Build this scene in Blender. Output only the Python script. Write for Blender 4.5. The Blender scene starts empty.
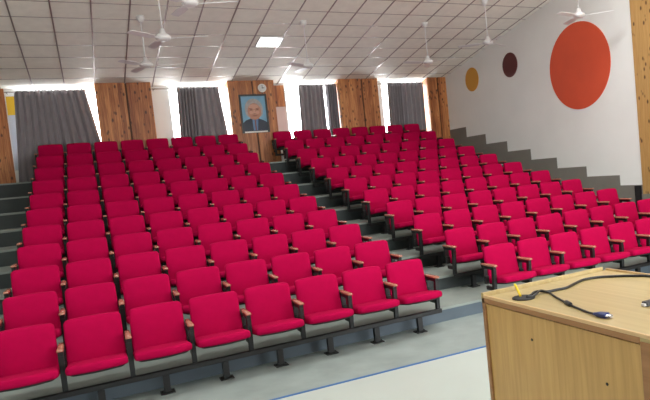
import bpy, bmesh, math, random
from mathutils import Vector, Matrix
random.seed(7)
S = bpy.context.scene
COL = S.collection
PI = math.pi

# ------------------------------------------------------------------ materials
def new_mat(name):
    m = bpy.data.materials.new(name); m.use_nodes = True
    return m, m.node_tree.nodes, m.node_tree.links, m.node_tree.nodes['Principled BSDF']

def lin(c):
    return tuple(((v/255.0+0.055)/1.055)**2.4 if v > 10 else v/255.0/12.92 for v in c) + (1.0,)

def ramp(n, stops):
    r = n.new('ShaderNodeValToRGB')
    e = r.color_ramp.elements
    e[0].position, e[0].color = stops[0]
    e[1].position, e[1].color = stops[-1]
    for p, c in stops[1:-1]:
        x = e.new(p); x.color = c
    return r

def plain(name, rgb, rough=0.6, var=0.0, scale=8.0, metal=0.0, bump=0.0, bscale=60.0, spec=0.5, sheen=0.0):
    m, n, l, b = new_mat(name)
    b.inputs['Roughness'].default_value = rough
    b.inputs['Metallic'].default_value = metal
    b.inputs['Specular IOR Level'].default_value = spec
    if sheen:
        b.inputs['Sheen Weight'].default_value = sheen
        b.inputs['Sheen Roughness'].default_value = 0.5
    c = lin(rgb)
    tc = n.new('ShaderNodeTexCoord')
    if var:
        t = n.new('ShaderNodeTexNoise'); t.inputs['Scale'].default_value = scale
        t.inputs['Detail'].default_value = 6
        l.new(tc.outputs['Object'], t.inputs['Vector'])
        r = ramp(n, [(0.3, tuple(v*(1-var) for v in c[:3])+(1,)), (0.7, tuple(min(1, v*(1+var)) for v in c[:3])+(1,))])
        l.new(t.outputs['Fac'], r.inputs['Fac']); l.new(r.outputs['Color'], b.inputs['Base Color'])
    else:
        b.inputs['Base Color'].default_value = c
    if bump:
        t2 = n.new('ShaderNodeTexNoise'); t2.inputs['Scale'].default_value = bscale
        l.new(tc.outputs['Object'], t2.inputs['Vector'])
        bp = n.new('ShaderNodeBump'); bp.inputs['Strength'].default_value = bump; bp.inputs['Distance'].default_value = 0.01
        l.new(t2.outputs['Fac'], bp.inputs['Height']); l.new(bp.outputs['Normal'], b.inputs['Normal'])
    return m

def emis(name, rgb, strength):
    m, n, l, b = new_mat(name)
    b.inputs['Base Color'].default_value = (0.8, 0.8, 0.8, 1)
    b.inputs['Emission Color'].default_value = lin(rgb)
    b.inputs['Emission Strength'].default_value = strength
    return m

def wood(name, dark, mid, light, axis='X', plank=0.105, knots=True, rough=0.45, gscale=1.0):
    """vertical boards: tone per board, long grain along Z, dark knots."""
    m, n, l, b = new_mat(name)
    b.inputs['Roughness'].default_value = rough
    tc = n.new('ShaderNodeTexCoord'); sp = n.new('ShaderNodeSeparateXYZ')
    l.new(tc.outputs['Object'], sp.inputs['Vector'])
    u = sp.outputs[axis]
    def math_(op, a, bval=None):
        k = n.new('ShaderNodeMath'); k.operation = op
        if isinstance(a, float): k.inputs[0].default_value = a
        else: l.new(a, k.inputs[0])
        if bval is not None:
            if isinstance(bval, float): k.inputs[1].default_value = bval
            else: l.new(bval, k.inputs[1])
        return k.outputs[0]
    d = math_('DIVIDE', u, plank); idx = math_('FLOOR', d); fr = math_('FRACT', d)
    wn = n.new('ShaderNodeTexWhiteNoise'); wn.noise_dimensions = '1D'; l.new(idx, wn.inputs['W'])
    cb = n.new('ShaderNodeCombineXYZ')
    l.new(math_('ADD', math_('MULTIPLY', u, 22.0*gscale), math_('MULTIPLY', wn.outputs['Value'], 40.0)), cb.inputs[0])
    l.new(math_('ADD', math_('MULTIPLY', sp.outputs['Z'], 1.3*gscale), math_('MULTIPLY', wn.outputs['Value'], 17.0)), cb.inputs[2])
    ns = n.new('ShaderNodeTexNoise'); ns.inputs['Scale'].default_value = 1.6; ns.inputs['Detail'].default_value = 5
    ns.inputs['Distortion'].default_value = 0.6
    l.new(cb.outputs[0], ns.inputs['Vector'])
    r = ramp(n, [(0.28, lin(dark)), (0.5, lin(mid)), (0.72, lin(light))])
    fac = math_('ADD', math_('MULTIPLY', ns.outputs['Fac'], 0.75), math_('MULTIPLY', wn.outputs['Value'], 0.25))
    l.new(fac, r.inputs['Fac'])
    out = r.outputs['Color']
    if knots:
        c2 = n.new('ShaderNodeCombineXYZ')
        l.new(math_('MULTIPLY', u, 9.5), c2.inputs[0]); l.new(math_('MULTIPLY', sp.outputs['Z'], 5.0), c2.inputs[2])
        v = n.new('ShaderNodeTexVoronoi'); v.inputs['Scale'].default_value = 1.0
        l.new(c2.outputs[0], v.inputs['Vector'])
        kr = ramp(n, [(0.0, (1, 1, 1, 1)), (0.16, (0.8, 0.8, 0.8, 1)), (0.27, (0, 0, 0, 1))])
        l.new(v.outputs['Distance'], kr.inputs['Fac'])
        mx = n.new('ShaderNodeMix'); mx.data_type = 'RGBA'
        l.new(kr.outputs['Color'], mx.inputs[0]); l.new(out, mx.inputs[6]); mx.inputs[7].default_value = lin((70, 36, 16))
        out = mx.outputs[2]
        # joint lines between boards
        jr = ramp(n, [(0.0, (1, 1, 1, 1)), (0.05, (0, 0, 0, 1))])
        l.new(fr, jr.inputs['Fac'])
        m2 = n.new('ShaderNodeMix'); m2.data_type = 'RGBA'
        l.new(jr.outputs['Color'], m2.inputs[0]); l.new(out, m2.inputs[6]); m2.inputs[7].default_value = lin((98, 56, 28))
        out = m2.outputs[2]
    l.new(out, b.inputs['Base Color'])
    return m

M = {}
M['fabric'] = plain('crimson_fabric', (168, 0, 62), 0.9, 0.05, 14.0, bump=0.25, bscale=220, spec=0.1)
M['black'] = plain('black_steel', (15, 15, 16), 0.5, 0.15, 10)
M['shell'] = plain('black_plastic_shell', (15, 13, 14), 0.55)
M['armwood'] = plain('varnished_arm_wood', (172, 114, 94), 0.22, 0.15, 25)
M['concrete'] = plain('grey_screed', (138, 146, 140), 0.55, 0.10, 2.5, bump=0.05, bscale=30)
M['floorgrey'] = plain('grey_floor', (148, 158, 155), 0.5, 0.13, 3.0)
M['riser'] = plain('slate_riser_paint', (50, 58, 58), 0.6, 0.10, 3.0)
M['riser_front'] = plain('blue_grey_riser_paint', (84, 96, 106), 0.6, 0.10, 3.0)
M['white_floor'] = plain('white_vinyl', (188, 197, 191), 0.35, 0.02, 2.0)
M['blue'] = plain('blue_tape', (42, 100, 164), 0.5)
M['darkblue'] = plain('navy_cable', (40, 62, 96), 0.5)
M['wall'] = plain('white_wall_paint', (238, 239, 236), 0.7, 0.02, 1.5)
M['band'] = plain('grey_wall_band', (128, 124, 116), 0.65, 0.05, 3.0)
M['ceil'] = plain('ceiling_tile', (248, 246, 236), 0.75, 0.04, 6.0)
M['bar'] = plain('ceiling_grid_bar', (162, 148, 144), 0.3, metal=0.5)
M['crossbar'] = plain('ceiling_grid_cross_bar', (176, 166, 165), 0.3, metal=0.5)
M['fan'] = plain('white_enamel', (222, 220, 220), 0.35)
M['curtain'] = plain('grey_curtain_cloth', (138, 131, 135), 0.8, 0.06, 6.0, sheen=0.2)
M['rod'] = plain('steel_rod', (190, 190, 190), 0.25, metal=0.9)
M['winframe'] = plain('white_window_frame', (225, 225, 225), 0.4)
M['pine'] = wood('knotty_pine', (126, 64, 30), (176, 106, 56), (214, 146, 86), 'X', 0.1)
M['pineY'] = wood('knotty_pine_side', (176, 134, 78), (190, 150, 92), (202, 164, 104), 'Y', 1.2)
M['pinegroove'] = plain('dark_pine_groove', (92, 52, 26), 0.6)
M['orange'] = plain('orange_paint', (214, 82, 50), 0.6, 0.03, 3.0)
M['maroon'] = plain('maroon_paint', (92, 36, 34), 0.6)
M['yellow'] = plain('ochre_paint', (212, 152, 48), 0.6)
M['yellowpanel'] = plain('yellow_panel', (226, 184, 38), 0.5)
M['palepanel'] = plain('pale_grey_panel', (196, 204, 214), 0.5, 0.03, 30)
M['notice'] = plain('pinkish_white_board', (226, 206, 200), 0.6)
M['dark'] = plain('near_black', (14, 14, 15), 0.7)
M['podside'] = wood('podium_oak_laminate', (176, 138, 78), (192, 152, 90), (204, 166, 102), 'Y', 5.0, False, 0.4, 0.9)
M['podtop'] = wood('podium_top_laminate', (170, 147, 98), (180, 158, 108), (190, 168, 118), 'X', 5.0, False, 0.3, 0.9)
M['podtrim'] = wood('podium_brown_trim', (134, 92, 54), (150, 106, 64), (164, 118, 74), 'Z', 5.0, False, 0.4, 0.6)
M['podlight'] = plain('pale_edge_strip', (206, 172, 124), 0.4)
M['rubber'] = plain('black_cable', (20, 20, 22), 0.45)
M['vga'] = plain('blue_plug', (24, 38, 96), 0.4)
M['metal'] = plain('plug_metal', (200, 200, 205), 0.25, metal=0.9)
M['penyellow'] = plain('yellow_plastic', (236, 206, 40), 0.4)
M['lamp'] = emis('lit_diffuser', (255, 255, 255), 7.0)
M['frameblack'] = plain('black_frame', (22, 22, 26), 0.35)
M['clockface'] = plain('clock_white', (236, 232, 226), 0.4)
# painted portrait colours
M['pt_bg'] = plain('portrait_blue', (120, 168, 196), 0.5, 0.12, 5)
M['pt_hair'] = plain('portrait_silver_hair', (168, 160, 156), 0.5, 0.15, 20)
M['pt_skin'] = plain('portrait_skin', (188, 132, 108), 0.5, 0.10, 9)
M['pt_skin2'] = plain('portrait_skin_light', (206, 156, 132), 0.5)
M['pt_shade'] = plain('portrait_brown', (120, 70, 56), 0.5)
M['pt_suit'] = plain('portrait_suit', (34, 44, 62), 0.5, 0.1, 10)
M['pt_shirt'] = plain('portrait_shirt', (96, 130, 168), 0.5)

def glass_mat():
    m = bpy.data.materials.new('window_glass'); m.use_nodes = True
    n, l = m.node_tree.nodes, m.node_tree.links
    n.clear()
    o = n.new('ShaderNodeOutputMaterial'); mx = n.new('ShaderNodeMixShader')
    t = n.new('ShaderNodeBsdfTransparent'); g = n.new('ShaderNodeBsdfGlossy')
    g.inputs['Roughness'].default_value = 0.05
    mx.inputs[0].default_value = 0.06
    l.new(t.outputs[0], mx.inputs[1]); l.new(g.outputs[0], mx.inputs[2]); l.new(mx.outputs[0], o.inputs['Surface'])
    return m
M['glass'] = glass_mat()

# ------------------------------------------------------------------ helpers
def box(bm, x0, x1, y0, y1, z0, z1, mi=0):
    vs = [bm.verts.new(p) for p in ((x0,y0,z0),(x1,y0,z0),(x1,y1,z0),(x0,y1,z0),(x0,y0,z1),(x1,y0,z1),(x1,y1,z1),(x0,y1,z1))]
    fs = []
    for ix in ((0,3,2,1),(4,5,6,7),(0,1,5,4),(1,2,6,5),(2,3,7,6),(3,0,4,7)):
        f = bm.faces.new([vs[i] for i in ix]); f.material_index = mi; fs.append(f)
    return vs, fs

def bevel_all(bm, w, seg=2):
    bmesh.ops.bevel(bm, geom=bm.edges[:] , offset=w, segments=seg, affect='EDGES', profile=0.5)

def tube(bm, pts, rad, n=8, mi=0):
    pts = [Vector(p) for p in pts]
    rings = []
    for i, p in enumerate(pts):
        d = (pts[min(i+1, len(pts)-1)] - pts[max(i-1, 0)]).normalized()
        a = d.cross(Vector((0,0,1)))
        if a.length < 1e-3: a = Vector((1,0,0))
        a.normalize(); b = d.cross(a).normalized()
        r = rad[i] if isinstance(rad, (list, tuple)) else rad
        rings.append([bm.verts.new(p + a*math.cos(t)*r + b*math.sin(t)*r) for t in [2*PI*k/n for k in range(n)]])
    for i in range(len(rings)-1):
        for k in range(n):
            f = bm.faces.new((rings[i][k], rings[i][(k+1)%n], rings[i+1][(k+1)%n], rings[i+1][k])); f.material_index = mi; f.smooth = True
    for r in (rings[0], rings[-1]):
        f = bm.faces.new(r); f.material_index = mi
    return rings

def lathe(bm, prof, cx, cy, n=20, mi=0):
    rings = []
    for r, z in prof:
        rings.append([bm.verts.new((cx+r*math.cos(2*PI*k/n), cy+r*math.sin(2*PI*k/n), z)) for k in range(n)])
    for i in range(len(rings)-1):
        for k in range(n):
            f = bm.faces.new((rings[i][k], rings[i][(k+1)%n], rings[i+1][(k+1)%n], rings[i+1][k])); f.smooth = True; f.material_index = mi
    bm.faces.new(rings[0]); bm.faces.new(rings[-1])

def loft(bm, loops, smooth=True, cap=True, mi=0):
    R = [[bm.verts.new(p) for p in lp] for lp in loops]
    n = len(R[0])
    for i in range(len(R)-1):
        for k in range(n):
            f = bm.faces.new((R[i][k], R[i][(k+1)%n], R[i+1][(k+1)%n], R[i+1][k])); f.smooth = smooth; f.material_index = mi
    if cap:
        for r in (R[0], R[-1]):
            c = bm.verts.new(sum((v.co for v in r), Vector())/n)
            for k in range(n):
                f = bm.faces.new((r[k], r[(k+1)%n], c)); f.smooth = smooth; f.material_index = mi

def mesh_obj(name, bm, mats, parent=None, loc=None):
    bmesh.ops.recalc_face_normals(bm, faces=bm.faces[:])
    me = bpy.data.meshes.new(name); bm.to_mesh(me); bm.free()
    for m in (mats if isinstance(mats, (list, tuple)) else [mats]): me.materials.append(m)
    o = bpy.data.objects.new(name, me); COL.objects.link(o)
    if parent: o.parent = parent
    if loc: o.location = loc
    return o

def tag(o, label, cat, group=None):
    o['label'] = label; o['category'] = cat
    if group: o['group'] = group
    return o

def thing(name, label, cat, loc=(0,0,0), group=None):
    o = bpy.data.objects.new(name, None); COL.objects.link(o); o.location = loc
    o.empty_display_size = 0.1
    return tag(o, label, cat, group)

def struct(name, bm, mats):
    o = mesh_obj(name, bm, mats); o['kind'] = 'structure'; return o

def copy_tree(o, loc=None, rename=None):
    c = o.copy(); COL.objects.link(c)
    for ch in o.children:
        d = ch.copy(); COL.objects.link(d); d.parent = c
        for g in ch.children:
            e = g.copy(); COL.objects.link(e); e.parent = d
    if loc: c.location = loc
    return c

# ------------------------------------------------------------------ hall dimensions
P, D = 0.56, 0.9508                 # seat pitch, row depth
NROW, NSEAT = 11, 8
XR = 5.3293                         # right block starts
XL0, XW = -1.9, 10.9                # left wall, right wall
YB, YF = 9.9, -9.2                  # back wall, front wall
def rz(j): return 0.1705*j + 0.0072*j*j
def ceil_z(y): return 7.5191 - 0.17823*(y + 6.6546)
YP = 9.58                           # face of the pine pillars

# ------------------------------------------------------------------ floor, tiers
bm = bmesh.new(); box(bm, XL0, XW, YF, YB+0.3, -0.2, 0.0)
struct('floor', bm, M['floorgrey'])
# white vinyl of the stage area, its front edge slightly out of square
bm = bmesh.new()
def edge_y(x): return -1.283 - 0.038*(x-2.323)
for (xa, xb) in ((XL0+0.01, XW-0.01),):
    v = [bm.verts.new(p) for p in ((xa,YF+0.01,0.0),(xb,YF+0.01,0.0),(xb,edge_y(xb),0.0),(xa,edge_y(xa),0.0))]
    w = [bm.verts.new(p) for p in ((xa,YF+0.01,0.012),(xb,YF+0.01,0.012),(xb,edge_y(xb),0.012),(xa,edge_y(xa),0.012))]
    bm.faces.new(v[::-1]); bm.faces.new(w)
    for k in range(4): bm.faces.new((v[k], v[(k+1)%4], w[(k+1)%4], w[k]))
struct('floor_vinyl', bm, M['white_floor'])
bm = bmesh.new()
for (off, hw, z) in ((0.0, 0.017, 0.016),):
    xa, xb = XL0+0.02, XW-0.02
    a = [(xa, edge_y(xa)-hw, 0), (xb, edge_y(xb)-hw, 0), (xb, edge_y(xb)+hw, 0), (xa, edge_y(xa)+hw, 0)]
    v = [bm.verts.new(p) for p in a]; w = [bm.verts.new((p[0], p[1], z)) for p in a]
    bm.faces.new(v[::-1]); bm.faces.new(w)
    for k in range(4): bm.faces.new((v[k], v[(k+1)%4], w[(k+1)%4], w[k]))
struct('trim_1', bm, M['blue'])

for j in range(1, NROW):
    y0 = (j-1)*D - 0.09          # riser of row j stands just behind row j-1
    y1 = YB if j == NROW-1 else j*D - 0.09
    bm = bmesh.new()
    vs, fs = box(bm, XL0, XW, y0, y1, 0.0 if j == 1 else rz(j-1)-0.02, rz(j))
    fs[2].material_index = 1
    # thin nosing that overhangs the riser
    box(bm, XL0, XW, y0-0.012, y0, rz(j)-0.03, rz(j), 0)
    struct('floor_tier', bm, [M['concrete'], M['riser_front'] if j == 1 else M['riser']])

# ------------------------------------------------------------------ ceiling with its grid
bm = bmesh.new()
def ceil_slab(bm, x0, x1, y0, y1, d0, d1, mi=0):
    vs = []
    for dz in (d0, d1):
        for (x, y) in ((x0,y0),(x1,y0),(x1,y1),(x0,y1)):
            vs.append(bm.verts.new((x, y, ceil_z(y)+dz)))
    for ix in ((0,3,2,1),(4,5,6,7),(0,1,5,4),(1,2,6,5),(2,3,7,6),(3,0,4,7)):
        f = bm.faces.new([vs[i] for i in ix]); f.material_index = mi
ceil_slab(bm, XL0-0.3, XW+0.3, YF-0.3, YB+0.4, 0.0, 0.2)
struct('ceiling', bm, M['ceil'])
bm = bmesh.new()
T = 0.627; OX = 0.0875; OY = 9.239; DY = T/math.sqrt(1+0.17823**2)
i = -3
while OX + i*T < XW:
    x = OX + i*T
    if x > XL0: ceil_slab(bm, x-0.012, x+0.012, YF, YB, -0.010, 0.002, 0)
    i += 1
k = -1
while OY - k*DY > YF:
    y = OY - k*DY
    if y < YB: ceil_slab(bm, XL0, XW, y-0.008, y+0.008, -0.006, 0.002, 1)
    k += 1
struct('trim_2', bm, [M['bar'], M['crossbar']])

# ------------------------------------------------------------------ walls
ZT = ceil_z(YB)
WIN = [(-0.30, 1.44), (2.95, 4.42), (5.94, 7.46), (8.86, 10.36)]       # openings in the back wall
WB, WT = 2.95, 4.555
bm = bmesh.new()
edges = [XL0-0.2] + [e for w in WIN for e in w] + [XW+0.2]
for a in range(0, len(edges), 2):
    box(bm, edges[a], edges[a+1], YB, YB+0.22, 0.0, ZT+0.1)
for (a, b) in WIN:
    box(bm, a, b, YB, YB+0.22, 0.0, WB); box(bm, a, b, YB, YB+0.22, WT, ZT+0.1)
struct('wall_back', bm, M['wall'])
def wall_side(name, x0, x1):
    bm = bmesh.new()
    v = [bm.verts.new(p) for x in (x0, x1) for p in ((x,YF-0.2,-0.2),(x,YB+0.2,-0.2),(x,YB+0.2,ceil_z(YB+0.2)+0.1),(x,YF-0.2,ceil_z(YF-0.2)+0.1))]
    for ix in ((0,1,2,3),(7,6,5,4),(0,4,5,1),(1,5,6,2),(2,6,7,3),(3,7,4,0)): bm.faces.new([v[i] for i in ix])
    struct(name, bm, M['wall'])
wall_side('wall_right', XW, XW+0.2)
wall_side('wall_left', XL0-0.2, XL0)
# front wall, behind the camera, with two wide windows towards the right that light the stage
FW = [(3.6, 6.6), (7.4, 10.4)]
FB, FT = 0.8, 2.6
bm = bmesh.new()
e2 = [XL0-0.2] + [e for w in FW for e in w] + [XW+0.2]
for a in range(0, len(e2), 2): box(bm, e2[a], e2[a+1], YF-0.2, YF, -0.2, ceil_z(YF)+0.1)
for (a, b) in FW:
    box(bm, a, b, YF-0.2, YF, -0.2, FB); box(bm, a, b, YF-0.2, YF, FT, ceil_z(YF)+0.1)
struct('wall_front', bm, M['wall'])

# back windows: frame and glass
for wi, (a, b) in enumerate(WIN):
    w = bpy.data.objects.new('window_%d' % (wi+1), None); COL.objects.link(w); w['kind'] = 'structure'
    w.location = ((a+b)/2, YB+0.1, WB)
    hw, h = (b-a)/2, WT-WB
    bm = bmesh.new()
    for (x0, x1, z0, z1) in ((-hw, hw, 0, 0.04), (-hw, hw, h-0.03, h), (-hw, -hw+0.03, 0.04, h-0.03), (hw-0.03, hw, 0.04, h-0.03), (-0.02, 0.02, 0.04, h-0.03)):
        box(bm, x0, x1, -0.03, 0.03, z0, z1)
    mesh_obj('window_frame', bm, M['winframe'], w)
    bm = bmesh.new(); box(bm, -hw+0.02, hw-0.02, -0.004, 0.004, 0.03, h-0.02)
    mesh_obj('window_pane', bm, M['glass'], w)

# pine pillars
PILL = [(1.32, 2.53, 1.98), (4.35, 5.55, 4.985), (7.39, 8.59, 8.09), (10.25, XW, 10.6)]
zf = rz(NROW-1)
def pillar(x0, x1, xm):
    bm = bmesh.new()
    for (a, b) in ((x0, xm-0.022), (xm+0.022, x1)):
        vs, fs = box(bm, a, b, YP, YB, zf, ceil_z(YP)+0.05)
    box(bm, xm-0.022, xm+0.022, YP+0.03, YB, zf, ceil_z(YP)+0.05, 1)
    return bm
for (x0, x1, xm) in PILL:
    o = struct('wall_pillar', pillar(x0, x1, xm), [M['pine'], M['pinegroove']])
bm = bmesh.new(); box(bm, XL0, -0.49, YP+0.25, YB, zf, ceil_z(YP+0.25)+0.03)
struct('wall_panelling', bm, M['pine'])
bm = bmesh.new(); box(bm, 5.56, 5.90, YB-0.03, YB, 3.95, 4.53)
struct('wall_panelling', bm, M['pine'])

# stepped grey band on the right wall
BY = [9.9, 8.67, 7.697, 6.725, 5.76, 4.795, 3.82, 2.845, 2.0]
BZ = [3.005, 2.705, 2.42, 2.14, 1.865, 1.605, 1.37, 1.15]
bm = bmesh.new()
for k in range(8):
    box(bm, XW-0.012, XW, BY[k+1], BY[k], max(0.0, BZ[k]-1.0), BZ[k])
struct('trim_3', bm, M['band'])
# front end of the side wall: pine panelling, grey skirting and a dark post
bm = bmesh.new(); box(bm, XW-0.02, XW, -6.0, 2.235, 0.965, 7.2)
struct('wall_panelling', bm, M['pineY'])
bm = bmesh.new(); box(bm, XW-0.02, XW, -6.0, 2.27, 0.0, 0.965)
struct('baseboard_right', bm, M['band'])
bm = bmesh.new(); box(bm, XW-0.045, XW, 2.27, 2.43, 0.0, 1.14)
struct('trim_4', bm, M['dark'])

# painted discs on the right wall
def disc(name, cy, cz, r, mat, label):
    bm = bmesh.new(); n = 64
    a = [(XW, cy+r*math.cos(2*PI*k/n), cz+r*math.sin(2*PI*k/n)) for k in range(n)]
    b = [(XW-0.012, p[1], p[2]) for p in a]
    loft(bm, [a, b], smooth=False)
    o = mesh_obj('wall_disc', bm, mat); tag(o, label, 'wall decoration', 'round discs on the right wall')
disc('wall_disc', 3.82, 3.87, 0.965, M['orange'], 'large orange-red round disc on the white right wall')
disc('wall_disc', 6.315, 4.37, 0.315, M['maroon'], 'small dark maroon round disc on the white right wall')
disc('wall_disc', 8.13, 4.305, 0.335, M['yellow'], 'small ochre yellow round disc on the white right wall near the corner')

# ------------------------------------------------------------------ seats
def rr_outline(w, z0, z1, rt, rb, arch, n=6, grow=0.0):
    """rounded outline in XZ: returns list of (x,z) counter-clockwise from lower left."""
    hw = w/2 + grow; z0 -= grow; z1 += grow
    pts = []
    def arc(cx, cz, r, a0, a1):
        for k in range(n+1):
            t = a0 + (a1-a0)*k/n
            pts.append((cx+r*math.cos(t), cz+r*math.sin(t)))
    arc(-hw+rb, z0+rb, rb, -PI, -PI/2); arc(hw-rb, z0+rb, rb, -PI/2, 0)
    arc(hw-rt, z1-rt, rt, 0, PI/2)
    for k in range(1, 6):
        x = (hw-rt)*(1-2*k/6.0)
        pts.append((x, z1 + arch*(1-(x/(hw-rt))**2)))
    arc(-hw+rt, z1-rt, rt, PI/2, PI)
    return pts

def back_bm():
    bm = bmesh.new()
    zb, zt = 0.355, 0.822
    def lay(off, y):
        out = []
        for (x, z) in rr_outline(0.488, zb, zt, 0.045, 0.03, 0.007, 5, 0):
            cx, cz = 0.0, (zb+zt)/2
            sx = 1 - off/0.242; sz = 1 - off/((zt-zb)/2)
            xx = x*sx; zz = cz + (z-cz)*sz
            taper = 1.0 + 0.03*(zt-zz)/(zt-zb)
            lean = (zt-zz)*0.20                     # the back reclines
            out.append((xx*taper, y-lean, zz))
        return out
    loft(bm, [lay(0.012, 0.028), lay(0.0, 0.018), lay(0.0, -0.012), lay(0.008, -0.026), lay(0.025, -0.034), lay(0.09, -0.044)])
    return bm
def shell_bm():
    bm = bmesh.new(); zb, zt = 0.33, 0.80
    def lay(off, y):
        out = []
        for (x, z) in rr_outline(0.45, zb, zt, 0.05, 0.03, 0.0, 4):
            s = 1-off/0.225
            lean = (zt-z)*0.20
            out.append((x*s, y-lean, (zb+zt)/2+(z-(zb+zt)/2)*s))
        return out
    loft(bm, [lay(0.0, 0.022), lay(0.0, 0.036), lay(0.02, 0.046)])
    return bm
CT = math.radians(8)
def cush_pts(off, z):
    """outline of the cushion seen from above, front edge bowed; z local, then tilted."""
    w, y0, y1 = 0.506, -0.43, 0.0
    hw = w/2-off; pts = []
    def arc(cx, cy, r, a0, a1, n=4):
        for k in range(n+1):
            t = a0+(a1-a0)*k/n; pts.append((cx+r*math.cos(t), cy+r*math.sin(t)))
    r = 0.05
    yf, yb = y0+off, y1-off
    arc(hw-r, yb-r, r, 0, PI/2); arc(-hw+r, yb-r, r, PI/2, PI); arc(-hw+r, yf+r, r, PI, 1.5*PI)
    for k in range(1, 8):
        x = (hw-r)*(-1+2*k/8.0); pts.append((x, yf-0.055*(1-(x/(hw-r))**2)))
    arc(hw-r, yf+r, r, 1.5*PI, 2*PI)
    out = []
    for (x, y) in pts:
        yy = y*math.cos(CT) + z*math.sin(CT); zz = -y*math.sin(CT) + z*math.cos(CT)
        out.append((x, yy-0.06, zz+0.352))
    return out
def cush_bm():
    bm = bmesh.new()
    loft(bm, [cush_pts(0.02, -0.004), cush_pts(0.004, 0.004), cush_pts(0.0, 0.02), cush_pts(0.0, 0.052), cush_pts(0.010, 0.067), cush_pts(0.03, 0.076), cush_pts(0.10, 0.082)])
    return bm
def pan_bm():
    bm = bmesh.new(); loft(bm, [cush_pts(0.05, -0.022), cush_pts(0.035, -0.014), cush_pts(0.03, -0.003)], smooth=False); return bm
def arm_bm(x):
    """black frame under the pad: front upright down to the beam and a top rail back to the backrest."""
    bm = bmesh.new(); t = 0.022
    for prof in ([(-0.298,0.600),(-0.02,0.600),(-0.03,0.562),(-0.292,0.557)],
                 [(-0.297,0.557),(-0.245,0.557),(-0.232,0.215),(-0.275,0.215)]):
        loft(bm, [[(x-t,)+p for p in prof], [(x+t,)+p for p in prof]], smooth=False)
    box(bm, x-0.014, x+0.014, -0.24, -0.09, 0.285, 0.33)       # bracket that carries the seat hinge
    box(bm, x-0.027, x+0.027, -0.11, -0.072, 0.36, 0.46)      # rear bracket between the backs
    box(bm, x-0.027, x+0.027, -0.085, -0.045, 0.46, 0.60)
    return bm
def pad_bm(x):
    bm = bmesh.new()
    n = 4; L = []
    for (y, hw, h) in ((-0.33,0.018,0.007),(-0.32,0.026,0.011),(-0.30,0.028,0.013),(-0.12,0.026,0.013),(-0.005,0.022,0.012),(0.005,0.016,0.008)):
        L.append([(x-hw,y,0.61-h),(x+hw,y,0.61-h),(x+hw,y,0.604+h*0.6),(x+hw*0.75,y,0.61+h),(x-hw*0.75,y,0.61+h),(x-hw,y,0.604+h*0.6)])
    loft(bm, L)
    return bm
def post_bm():
    bm = bmesh.new()
    box(bm, -0.03, 0.03, -0.31, -0.255, 0.012, 0.175)
    return bm
def foot_bm():
    bm = bmesh.new(); box(bm, -0.065, 0.065, -0.345, -0.225, 0.0, 0.012)
    for sx in (-0.05, 0.05): lathe(bm, [(0.009, 0.012), (0.009, 0.022), (0.004, 0.024)], sx, -0.285, 8)
    return bm

ORD = ['right beside', 'second from', 'third from', 'fourth from', 'fifth from', 'sixth from', 'seventh from', 'eighth from']
ROWN = ['front row', 'second row from the front', 'third row from the front', 'fourth row from the front', 'fifth row from the front',
        'sixth row from the front', 'seventh row from the front', 'fourth row from the back', 'third row from the back', 'second row from the back', 'back row']

seat = thing('auditorium_seat', 'x', 'seat', (0,0,0), 'crimson auditorium seats')
b_ = mesh_obj('backrest', back_bm(), M['fabric'], seat)
mesh_obj('back_shell', shell_bm(), M['shell'], b_)
c_ = mesh_obj('seat', cush_bm(), M['fabric'], seat)
mesh_obj('seat_pan', pan_bm(), M['shell'], c_)
a_ = mesh_obj('arm_frame', arm_bm(-P/2), M['black'], seat)
mesh_obj('armrest_pad', pad_bm(-P/2), M['armwood'], a_)
endseat = copy_tree(seat)
a2 = mesh_obj('arm_frame', arm_bm(P/2), M['black'], endseat)
mesh_obj('armrest_pad', pad_bm(P/2), M['armwood'], a2)

used = {'s': False, 'e': False}
for side, x0 in (('left', 0.0), ('right', XR)):
    for j in range(NROW):
        for i in range(NSEAT):
            key = 'e' if i == NSEAT-1 else 's'
            src = endseat if key == 'e' else seat
            loc = (x0 + (i+0.5)*P, j*D, rz(j))
            if not used[key]:
                o = src; used[key] = True; o.location = loc
            else:
                o = copy_tree(src, loc)
            k = (NSEAT-1-i) if side == 'left' else i
            tag(o, 'crimson auditorium seat %s the centre aisle, %s, %s block' % (ORD[k], ROWN[j], side), 'seat', 'crimson auditorium seats')

# the beam each row is bolted to
def beam_bm():
    bm = bmesh.new(); box(bm, -0.03, NSEAT*P+0.03, -0.305, -0.255, 0.175, 0.225); bevel_all(bm, 0.004, 1); return bm
beam = thing('seat_beam', 'x', 'seat beam', (0,0,0), 'black steel seat beams')
mesh_obj('rail', beam_bm(), M['black'], beam)
post_me, foot_me = None, None
for i in range(NSEAT):
    if i == 0:
        p_ = mesh_obj('post', post_bm(), M['black'], beam); f_ = mesh_obj('foot_plate', foot_bm(), M['black'], p_)
        p_.location = (P/2, 0, 0); first = p_
    else:
        c = first.copy(); COL.objects.link(c); c.parent = beam; c.location = ((i+0.5)*P, 0, 0)
        g = f_.copy(); COL.objects.link(g); g.parent = c
firstb = True
for side, x0 in (('left', 0.0), ('right', XR)):
    for j in range(NROW):
        o = beam if firstb else copy_tree(beam); firstb = False
        o.location = (x0, j*D, rz(j))
        tag(o, 'black steel beam on posts under the seats of the %s, %s block' % (ROWN[j], side), 'seat beam', 'black steel seat beams')

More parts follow.
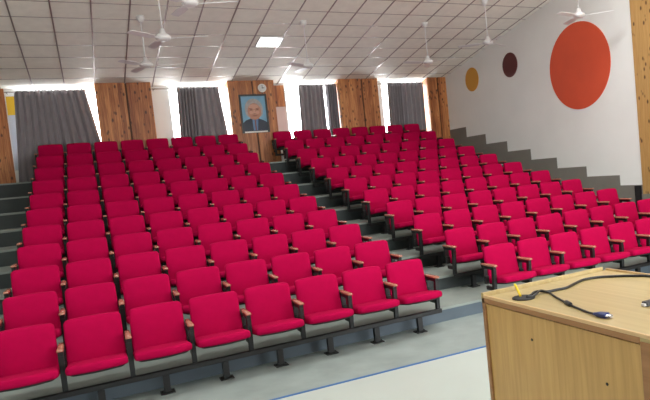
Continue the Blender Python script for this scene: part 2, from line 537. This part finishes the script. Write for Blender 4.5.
# ------------------------------------------------------------------ podium
PX0, PX1, PY0, PY1 = 3.07, 4.14, -4.765, -3.412
PZ = 1.080
pod = thing('podium', 'light oak wooden podium with brown edging, nearest thing on the white floor', 'podium', ((PX0+PX1)/2, (PY0+PY1)/2, 0.012))
px, py = pod.location.x, pod.location.y
def pbox(name, x0, x1, y0, y1, z0, z1, mat, bev=0.0, parent=None):
    bm = bmesh.new(); box(bm, x0-px, x1-px, y0-py, y1-py, z0-0.012, z1-0.012)
    if bev: bevel_all(bm, bev, 2)
    return mesh_obj(name, bm, mat, parent or pod)
sp_ = pbox('side_panel', PX0+0.012, PX0+0.03, PY0+0.03, PY1-0.02, 0.012, PZ-0.045, M['podside'])
pbox('side_panel', PX1-0.03, PX1-0.012, PY0+0.03, PY1-0.02, 0.012, PZ-0.045, M['podside'])
pbox('front_panel', PX0+0.03, PX1-0.03, PY1-0.032, PY1-0.014, 0.012, PZ-0.045, M['podside'])
pbox('shelf', PX0+0.03, PX1-0.03, PY0+0.05, PY1-0.04, 0.5, 0.52, M['podside'])
tp = pbox('top', PX0+0.004, PX1-0.004, PY0+0.002, PY1-0.006, PZ-0.025, PZ, M['podtop'])
pbox('edge_trim', PX0, PX0+0.03, PY0+0.075, PY1-0.012, PZ-0.036, PZ-0.004, M['podtrim'], 0.004)
pbox('edge_trim', PX1-0.03, PX1, PY0+0.075, PY1-0.012, PZ-0.036, PZ-0.004, M['podtrim'], 0.004)
pbox('corner_trim', PX0, PX0+0.035, PY0, PY0+0.075, 0.012, PZ-0.024, M['podtrim'], 0.004)
pbox('corner_trim', PX1-0.035, PX1, PY0, PY0+0.075, 0.012, PZ-0.024, M['podtrim'], 0.004)
pbox('corner_trim', PX0, PX0+0.03, PY1-0.034, PY1-0.002, 0.012, PZ-0.006, M['podtrim'], 0.004)
pbox('corner_trim', PX1-0.03, PX1, PY1-0.034, PY1-0.002, 0.012, PZ-0.006, M['podtrim'], 0.004)
pbox('top_rail', PX0, PX1-0.035, PY1-0.022, PY1, PZ-0.04, PZ+0.026, M['podtop'], 0.003)
for (xa, xb) in ((PX0, PX0+0.014), (PX1-0.014, PX1)):
    pbox('edge_lip', xa, xb, PY0, PY1-0.022, PZ-0.006, PZ+0.014, M['podlight'], 0.003)
for (y, z) in ((-3.885, 0.895), (-4.454, 0.79)):
    bm = bmesh.new()
    loft(bm, [[(PX0+xx-px, y-py+r*math.cos(2*PI*k/12), z-0.012+r*math.sin(2*PI*k/12)) for k in range(12)] for (xx, r) in ((0.013, 0.008), (0.009, 0.008), (0.007, 0.005))])
    mesh_obj('screw', bm, M['black'], pod)
GX, GY = 3.212, -3.665
bm = bmesh.new(); lathe(bm, [(0.070, PZ-0.012), (0.070, PZ-0.006), (0.062, PZ-0.003), (0.03, PZ-0.003)], GX-px, GY-py, 28)
mesh_obj('cable_grommet', bm, M['dark'], pod)

ZC = PZ + 0.008
def smooth_path(pts, n=6):
    """Catmull-Rom through the points."""
    pts = [Vector(p) for p in pts]; out = []
    for i in range(len(pts)-1):
        p0, p1, p2, p3 = pts[max(i-1,0)], pts[i], pts[i+1], pts[min(i+2,len(pts)-1)]
        for k in range(n):
            t = k/n
            out.append(0.5*((2*p1)+(-p0+p2)*t+(2*p0-5*p1+4*p2-p3)*t*t+(-p0+3*p1-3*p2+p3)*t*t*t))
    out.append(pts[-1]); return out
# thick cable running along the top
bm = bmesh.new()
A_ = [(3.225,-3.685,PZ+0.012),(3.262,-3.680,ZC+0.006),(3.30,-3.66,ZC+0.012),(3.36,-3.640,ZC+0.006),(3.40,-3.668,ZC),(3.463,-3.673,ZC),(3.539,-3.679,ZC),(3.652,-3.63,ZC),(3.773,-3.584,ZC),(3.883,-3.60,ZC),(3.962,-3.658,ZC),(4.038,-3.743,ZC),(4.10,-3.85,ZC),(4.122,-4.05,ZC)]
tube(bm, smooth_path(A_), 0.0085, 8)
tag(mesh_obj('power_cable', bm, M['rubber']), 'black power cable running from the grommet along the podium top to the right', 'cable')
# VGA lead
vg = thing('monitor_cable', 'black monitor cable ending in a blue plug on the podium top', 'cable', (3.3, -3.8, PZ))
def rel(pts): return [(p[0]-3.3, p[1]+3.8, p[2]-PZ) for p in pts]
B_ = [(3.205,-3.70,PZ+0.012),(3.25,-3.712,ZC+0.006),(3.31,-3.685,ZC+0.014),(3.36,-3.655,ZC+0.012),(3.385,-3.70,ZC),(3.34,-3.80,ZC),(3.307,-3.888,ZC),(3.257,-4.02,ZC),(3.23,-4.114,ZC),(3.205,-4.215,ZC),(3.190,-4.285,ZC+0.003)]
bm = bmesh.new(); tube(bm, smooth_path(rel(B_)), 0.0065, 8); mesh_obj('lead', bm, M['rubber'], vg)
bm = bmesh.new()
fpts = rel([(3.274,-3.975,ZC+0.002),(3.271,-3.983,ZC+0.003),(3.250,-4.038,ZC+0.003),(3.247,-4.046,ZC+0.002)])
tube(bm, fpts, [0.009,0.0145,0.0145,0.009], 12); mesh_obj('ferrite_bead', bm, M['rubber'], vg)
bm = bmesh.new()
d = Vector((0.022,-0.10,0)).normalized(); sdir = Vector((-d.y, d.x, 0))
def sect(t, hw, hh):
    c = Vector((3.188,-4.285,PZ+0.013))+d*t - Vector((3.3,-3.8,PZ)); L = []
    for k in range(12):
        a = 2*PI*k/12
        ca, sa = math.cos(a), math.sin(a)
        L.append(tuple(c + sdir*hw*math.copysign(abs(ca)**0.5, ca) + Vector((0,0,1))*hh*math.copysign(abs(sa)**0.5, sa)))
    return L
loft(bm, [sect(0.0,0.009,0.007), sect(0.012,0.011,0.008), sect(0.03,0.022,0.013), sect(0.075,0.025,0.014), sect(0.08,0.024,0.013)])
mesh_obj('plug', bm, M['vga'], vg)
bm = bmesh.new(); loft(bm, [sect(0.078,0.015,0.0075), sect(0.105,0.014,0.007)], smooth=False)
mesh_obj('plug_shield', bm, M['metal'], vg)
for s in (-1, 1):
    bm = bmesh.new(); tube(bm, [tuple(Vector((3.188,-4.285,PZ+0.013))+d*t+sdir*s*0.0185-Vector((3.3,-3.8,PZ))) for t in (0.06, 0.095)], 0.0035, 8)
    mesh_obj('thumb_screw', bm, M['metal'], vg)
# yellow pen standing in the grommet
bm = bmesh.new(); tube(bm, [(3.213,-3.640,PZ-0.001),(3.206,-3.618,PZ+0.05),(3.201,-3.603,PZ+0.079),(3.200,-3.600,PZ+0.084)], [0.0075,0.0075,0.0075,0.005], 10)
tag(mesh_obj('pen', bm, M['penyellow']), 'yellow pen standing up in the black cable hole of the podium', 'pen')
# second plug by the right edge
ap = thing('cable_adapter', 'small black and white plug lying at the right side of the podium top', 'cable', (3.50, -4.345, PZ))
bm = bmesh.new(); box(bm, -0.005, 0.06, -0.02, 0.02, 0.0, 0.026); bevel_all(bm, 0.004, 2); mesh_obj('plug', bm, M['rubber'], ap)
bm = bmesh.new(); box(bm, -0.018, -0.003, -0.012, 0.012, 0.005, 0.018); mesh_obj('plug_tip', bm, M['fan'], ap)

# ------------------------------------------------------------------ curtains on rods
def curtain(xt0, xt1, xb0, xb1, zb, folds, amp, label, zt=4.53, y=9.75):
    t = thing('curtain', label, 'curtain', ((xt0+xt1)/2, y, zb), 'grey curtains')
    bm = bmesh.new(); nx, nz = folds*10, 14
    ox, oz = t.location.x, zb
    grid = []
    for r in range(nz+1):
        f = r/nz; row = []
        for c in range(nx+1):
            u = c/nx
            xa = xt0+(xt1-xt0)*u; xb = xb0+(xb1-xb0)*u
            x = xb+(xa-xb)*f
            ph = 2*PI*folds*u
            a = amp*(1.0-0.15*f)
            yy = a*math.sin(ph) + 0.012*math.sin(2.3*u*folds+f*2.0)
            x += 0.012*math.sin(ph*0.5+f*3.0)*(1-f)
            zz = zb + (zt-zb)*f - (0.016*(1-math.cos(ph*2)) if r == nz else 0)
            row.append(bm.verts.new((x-ox, yy, zz-oz)))
        grid.append(row)
    for r in range(nz):
        for c in range(nx):
            f_ = bm.faces.new((grid[r][c], grid[r][c+1], grid[r+1][c+1], grid[r+1][c])); f_.smooth = True
    o = mesh_obj('cloth', bm, M['curtain'], t)
    md = o.modifiers.new('thick', 'SOLIDIFY'); md.thickness = 0.004
    n = folds*2
    for k in range(n):
        xx = xt0+(xt1-xt0)*(k+0.5)/n
        b2 = bmesh.new()
        R = 0.026; ring = [(xx-ox+0.004*math.sin(k), R*math.cos(a), zt-0.045-oz+R*math.sin(a)) for a in [2*PI*q/12 for q in range(13)]]
        tube(b2, ring, 0.005, 6)
        mesh_obj('eyelet', b2, M['rod'], t)
RODZ = 4.485
CUR = [(-0.29, 0.44, -0.43, 0.50, 2.42, 6, 0.038, 'grey curtain panel at the far left, beside the narrow yellow and grey panel'),
       (0.44, 1.11, 0.50, 1.46, 2.42, 5, 0.05, 'grey curtain panel of the leftmost window, left of the first pine pillar'),
       (3.14, 3.58, 3.06, 3.55, 2.42, 6, 0.06, 'grey curtain panel bunched in deep folds, right of the first pine pillar'),
       (3.58, 4.14, 3.55, 4.33, 2.42, 4, 0.04, 'smooth grey curtain panel left of the pillar with the portrait'),
       (6.28, 6.99, 6.20, 6.98, 2.42, 6, 0.04, 'smooth grey curtain panel right of the pillar with the portrait'),
       (7.05, 7.38, 7.03, 7.37, 2.42, 5, 0.055, 'narrow bunched grey curtain panel against the third pine pillar'),
       (8.99, 9.45, 8.92, 9.42, 2.42, 6, 0.055, 'bunched grey curtain panel just right of the third pine pillar'),
       (9.45, 10.19, 9.42, 10.17, 2.42, 5, 0.04, 'smooth grey curtain panel left of the corner pine pillar')]
for c in CUR: curtain(*c)
for (a, b, lb) in ((-0.47, 1.30, 'curtain rod over the leftmost window'), (2.56, 4.33, 'curtain rod between the first pine pillar and the portrait pillar'),
                   (5.95, 7.38, 'curtain rod between the portrait pillar and the third pine pillar'), (8.61, 10.23, 'curtain rod beside the corner pine pillar')):
    t = thing('curtain_rod', 'thin steel '+lb, 'curtain rod', ((a+b)/2, 9.75, RODZ), 'curtain rods')
    h = (b-a)/2
    bm = bmesh.new(); tube(bm, [(-h,0,0),(h,0,0)], 0.011, 10); mesh_obj('rod', bm, M['rod'], t)
    for s in (-1, 1):
        bm = bmesh.new(); xx = s*(h-0.04)
        box(bm, xx-0.008, xx+0.008, -0.008, YB-9.75, -0.03, -0.012); mesh_obj('bracket', bm, M['rod'], t)

# narrow yellow and grey panel beside the first curtain
t = thing('wall_panel', 'narrow panel, yellow at the top and pale grey below, left of the leftmost curtain', 'panel', (-0.385, YB-0.015, 2.73))
bm = bmesh.new()
for (x0, x1, z0, z1) in ((-0.10,0.07,0,0.02),(-0.11,0.10,1.68,1.70),(-0.10,-0.085,0.02,1.68),(0.075,0.09,0.02,1.68)): box(bm, x0, x1, -0.015, 0.015, z0, z1)
mesh_obj('frame', bm, M['winframe'], t)
bm = bmesh.new(); box(bm, -0.09, 0.08, -0.006, 0.006, 1.26, 1.68); mesh_obj('yellow_field', bm, M['yellowpanel'], t)
bm = bmesh.new(); box(bm, -0.09, 0.08, -0.006, 0.006, 0.02, 1.26); mesh_obj('grey_field', bm, M['palepanel'], t)
# pale board beside the portrait pillar
bm = bmesh.new(); box(bm, 5.57, 5.90, YB-0.03, YB, 2.95, 3.94)
tag(mesh_obj('notice_board', bm, M['notice']), 'pale pinkish white board on the wall right of the portrait pillar', 'board')

# ------------------------------------------------------------------ portrait
pt = thing('framed_portrait', 'black framed portrait painting of an elderly grey haired person on the pine pillar', 'picture', (4.955, YP, 3.26))
W2, H2 = 0.36, 1.0
bm = bmesh.new()
for (x0, x1, z0, z1) in ((-W2,W2,0,0.045),(-W2,W2,H2-0.045,H2),(-W2,-W2+0.045,0.045,H2-0.045),(W2-0.045,W2,0.045,H2-0.045)):
    box(bm, x0, x1, -0.035, 0.0, z0, z1)
mesh_obj('frame', bm, M['frameblack'], pt)
bm = bmesh.new()
layer = [0]
def flat(poly, mi):
    layer[0] += 1
    y = -0.012 - 0.0006*layer[0]
    f = bm.faces.new([bm.verts.new((x, y, z)) for (x, z) in poly]); f.material_index = mi
def ell(cx, cz, rx, rz_, n=28, a0=0, a1=2*PI):
    return [(cx+rx*math.cos(a0+(a1-a0)*k/n), cz+rz_*math.sin(a0+(a1-a0)*k/n)) for k in range(n if a1-a0 > 6 else n+1)]
flat([(-0.32,0.04),(0.32,0.04),(0.32,0.96),(-0.32,0.96)], 0)
flat([(-0.32,0.04),(0.32,0.04),(0.32,0.26),(0.22,0.32),(0.10,0.37),(-0.10,0.38),(-0.24,0.33),(-0.32,0.26)], 5)
flat([(-0.06,0.06),(0.05,0.06),(0.09,0.37),(-0.07,0.38)], 6)
flat([(-0.012,0.06),(0.018,0.06),(0.02,0.34),(-0.01,0.34)], 4)
flat(ell(0.0, 0.62, 0.235, 0.27), 1)                         # hair
flat([(-0.21,0.62),(-0.225,0.50),(-0.17,0.42),(-0.10,0.5)], 1)
flat([(0.21,0.62),(0.225,0.50),(0.18,0.42),(0.10,0.5)], 1)
flat(ell(0.005, 0.555, 0.175, 0.215), 2)                     # face
flat(ell(0.0, 0.68, 0.13, 0.065), 3)                         # forehead
flat(ell(0.0, 0.40, 0.12, 0.055), 2)
flat(ell(-0.08, 0.53, 0.05, 0.045), 3); flat(ell(0.085, 0.53, 0.05, 0.045), 3)
flat([(-0.135,0.628),(-0.10,0.643),(-0.035,0.628),(-0.035,0.616),(-0.10,0.626)], 4)
flat([(0.14,0.628),(0.105,0.643),(0.04,0.628),(0.04,0.616),(0.105,0.626)], 4)
flat(ell(-0.08, 0.598, 0.035, 0.013), 4); flat(ell(0.088, 0.598, 0.035, 0.013), 4)
flat([(-0.018,0.60),(0.02,0.60),(0.042,0.50),(0.02,0.488),(-0.02,0.488),(-0.038,0.50)], 3)
flat([(-0.038,0.50),(0.042,0.50),(0.02,0.486),(-0.018,0.486)], 4)
flat([(-0.075,0.443),(0.0,0.452),(0.08,0.443),(0.05,0.430),(-0.045,0.430)], 4)
mesh_obj('picture', bm, [M['pt_bg'], M['pt_hair'], M['pt_skin'], M['pt_skin2'], M['pt_shade'], M['pt_suit'], M['pt_shirt']], pt)
bm = bmesh.new(); box(bm, -0.30, 0.30, -0.04, -0.036, 0.004, 0.04)
mesh_obj('caption_strip', bm, M['clockface'], pt)
# clock
ck = thing('wall_clock', 'small round white wall clock on the pine pillar above the portrait', 'clock', (5.23, YP, 4.42))
def ydisc(name, r, y0, y1, mat, n=32):
    bm = bmesh.new()
    loft(bm, [[(r*math.cos(2*PI*k/n), y, r*math.sin(2*PI*k/n)) for k in range(n)] for y in (y0, y1)], smooth=False)
    return mesh_obj(name, bm, mat, ck)
ydisc('rim', 0.11, 0.0, -0.03, M['clockface']); ydisc('face', 0.095, -0.03, -0.034, M['fan'])
bm = bmesh.new(); box(bm, -0.006, 0.006, -0.038, -0.036, -0.015, 0.075); mesh_obj('minute_hand', bm, M['black'], ck)
bm = bmesh.new(); box(bm, -0.015, 0.055, -0.041, -0.039, -0.007, 0.007); mesh_obj('hour_hand', bm, M['black'], ck)

# ------------------------------------------------------------------ ceiling fans
def fan(hx, hy, hz, ang, label, R=0.68):
    zc = ceil_z(hy)
    t = thing('ceiling_fan', label, 'fan', (hx, hy, hz), 'white ceiling fans')
    h = zc-hz
    bm = bmesh.new(); lathe(bm, [(0.03,h-0.11),(0.07,h-0.05),(0.075,h+0.01)], 0, 0, 16); mesh_obj('canopy', bm, M['fan'], t)
    bm = bmesh.new(); tube(bm, [(0,0,0.10),(0,0,h-0.08)], 0.0095, 10); mesh_obj('down_rod', bm, M['fan'], t)
    bm = bmesh.new(); lathe(bm, [(0.02,-0.05),(0.075,-0.045),(0.115,-0.015),(0.12,0.02),(0.085,0.05),(0.05,0.075),(0.035,0.14)], 0, 0, 24)
    mesh_obj('motor', bm, M['fan'], t)
    for k in range(3):
        a = math.radians(ang + k*120)
        bm = bmesh.new(); L = []
        for (r, w, th) in ((0.10,0.016,0.004),(0.19,0.016,0.004),(0.22,0.055,0.004),(0.40,0.066,0.004),(R-0.02,0.055,0.004),(R,0.03,0.003)):
            tilt = math.radians(11)
            pts = []
            for (s, zz) in ((-w,-th),(w,-th),(w,th),(-w,th)):
                yy = s*math.cos(tilt); z2 = zz + s*math.sin(tilt) - 0.012
                pts.append((r*math.cos(a)-yy*math.sin(a), r*math.sin(a)+yy*math.cos(a), z2))
            L.append(pts)
        loft(bm, L, smooth=False)
        mesh_obj('blade', bm, M['fan'], t)
FANS = [(2.243,3.804,4.355,100,'white ceiling fan with long blades, in front of the first pine pillar'),
        (2.545,2.804,4.633,102,'white ceiling fan cut by the top edge of the photo, above the first pine pillar'),
        (2.155,6.025,4.359,106,'small far ceiling fan hanging lowest, just in front of the first pine pillar'),
        (5.333,6.02,4.32,96,'white ceiling fan near the middle, between the portrait pillar and third pillar'),
        (8.231,5.925,4.377,64,'white ceiling fan hanging left of the ochre disc, before the back window'),
        (9.126,4.724,4.571,20,'white ceiling fan on a rod, above the ochre and maroon discs'),
        (9.97,2.72,4.67,72,'white ceiling fan hanging in front of the top of the large orange disc'),
        (7.127,2.554,4.928,14,'white ceiling fan of which only blade tips show at the top edge of the photo')]
for f in FANS: fan(*f)

# lit ceiling panel
cl = thing('ceiling_light', 'square lit white light panel set in the tiled ceiling', 'light', (4.85, 7.06, ceil_z(7.06)))
sl = math.atan(0.17823)
cl.rotation_euler = (-sl, 0, 0)
bm = bmesh.new(); h = 0.27
for (x0,x1,y0,y1) in ((-h,h,-h,-h+0.025),(-h,h,h-0.025,h),(-h,-h+0.025,-h+0.025,h-0.025),(h-0.025,h,-h+0.025,h-0.025)): box(bm, x0, x1, y0, y1, -0.035, -0.002)
mesh_obj('frame', bm, M['fan'], cl)
bm = bmesh.new(); box(bm, -h+0.025, h-0.025, -h+0.025, h-0.025, -0.025, -0.004); mesh_obj('diffuser', bm, M['lamp'], cl)

# ------------------------------------------------------------------ light
LP = 60
W = bpy.data.worlds.new('sky'); S.world = W; W.use_nodes = True
bg = W.node_tree.nodes['Background']; bg.inputs['Color'].default_value = (0.93, 0.97, 1.0, 1); bg.inputs['Strength'].default_value = 13.5
def area(name, loc, rot, sx, sy, power, col=(1,1,1), portal=False, spread=None):
    L = bpy.data.lights.new(name, 'AREA'); L.shape = 'RECTANGLE'; L.size = sx; L.size_y = sy; L.energy = power; L.color = col
    if portal: L.cycles.is_portal = True
    if spread: L.spread = spread
    o = bpy.data.objects.new(name, L); COL.objects.link(o); o.location = loc; o.rotation_euler = rot
    return o
for (a, b) in WIN:
    area('back_window_daylight', ((a+b)/2, YB+0.35, (WB+WT)/2), (-PI/2, 0, 0), b-a, WT-WB, 1, portal=True)
for (a, b) in FW:
    area('front_window_daylight', ((a+b)/2, YF-0.25, (FB+FT)/2), (PI/2, 0, 0), b-a, FT-FB, 1, portal=True)
# the hall's own lamps over the stage and the front rows, out of the frame
for (x, y) in ((1.5, -1.2), (4.5, -1.2), (7.5, -1.2), (4.5, -4.8), (8.5, -4.8), (8.5, 1.2)):
    area('ceiling_lamp', (x, y, ceil_z(y)-0.06), (-sl, 0, 0), 1.2, 1.2, LP)
# ------------------------------------------------------------------ camera
cam = bpy.data.cameras.new('camera'); co = bpy.data.objects.new('camera', cam); COL.objects.link(co)
fwd = Vector((0.46872, 0.88092, -0.06515)); yaw, pitch, roll = 0.4891, -0.0652, 0.0958
fwd = Vector((math.sin(yaw)*math.cos(pitch), math.cos(yaw)*math.cos(pitch), math.sin(pitch)))
r0 = Vector((math.cos(yaw), -math.sin(yaw), 0)); u0 = r0.cross(fwd)
right = math.cos(roll)*r0 - math.sin(roll)*u0
up = math.sin(roll)*r0 + math.cos(roll)*u0
co.matrix_world = Matrix(((right.x, up.x, -fwd.x, 0.9706), (right.y, up.y, -fwd.y, -6.6546), (right.z, up.z, -fwd.z, 1.9328), (0,0,0,1)))
cam.sensor_width = 36.0; cam.lens = 611.5117/650.0*36.0
cam.shift_x = -(420.6252-325)/650.0; cam.shift_y = (207.8732-200)/650.0
cam.clip_start = 0.05; cam.clip_end = 100
S.camera = co
S.view_settings.view_transform = 'Standard'; S.view_settings.look = 'None'
S.view_settings.exposure = 0.5; S.view_settings.gamma = 1.0; S.view_settings.use_curve_mapping = False
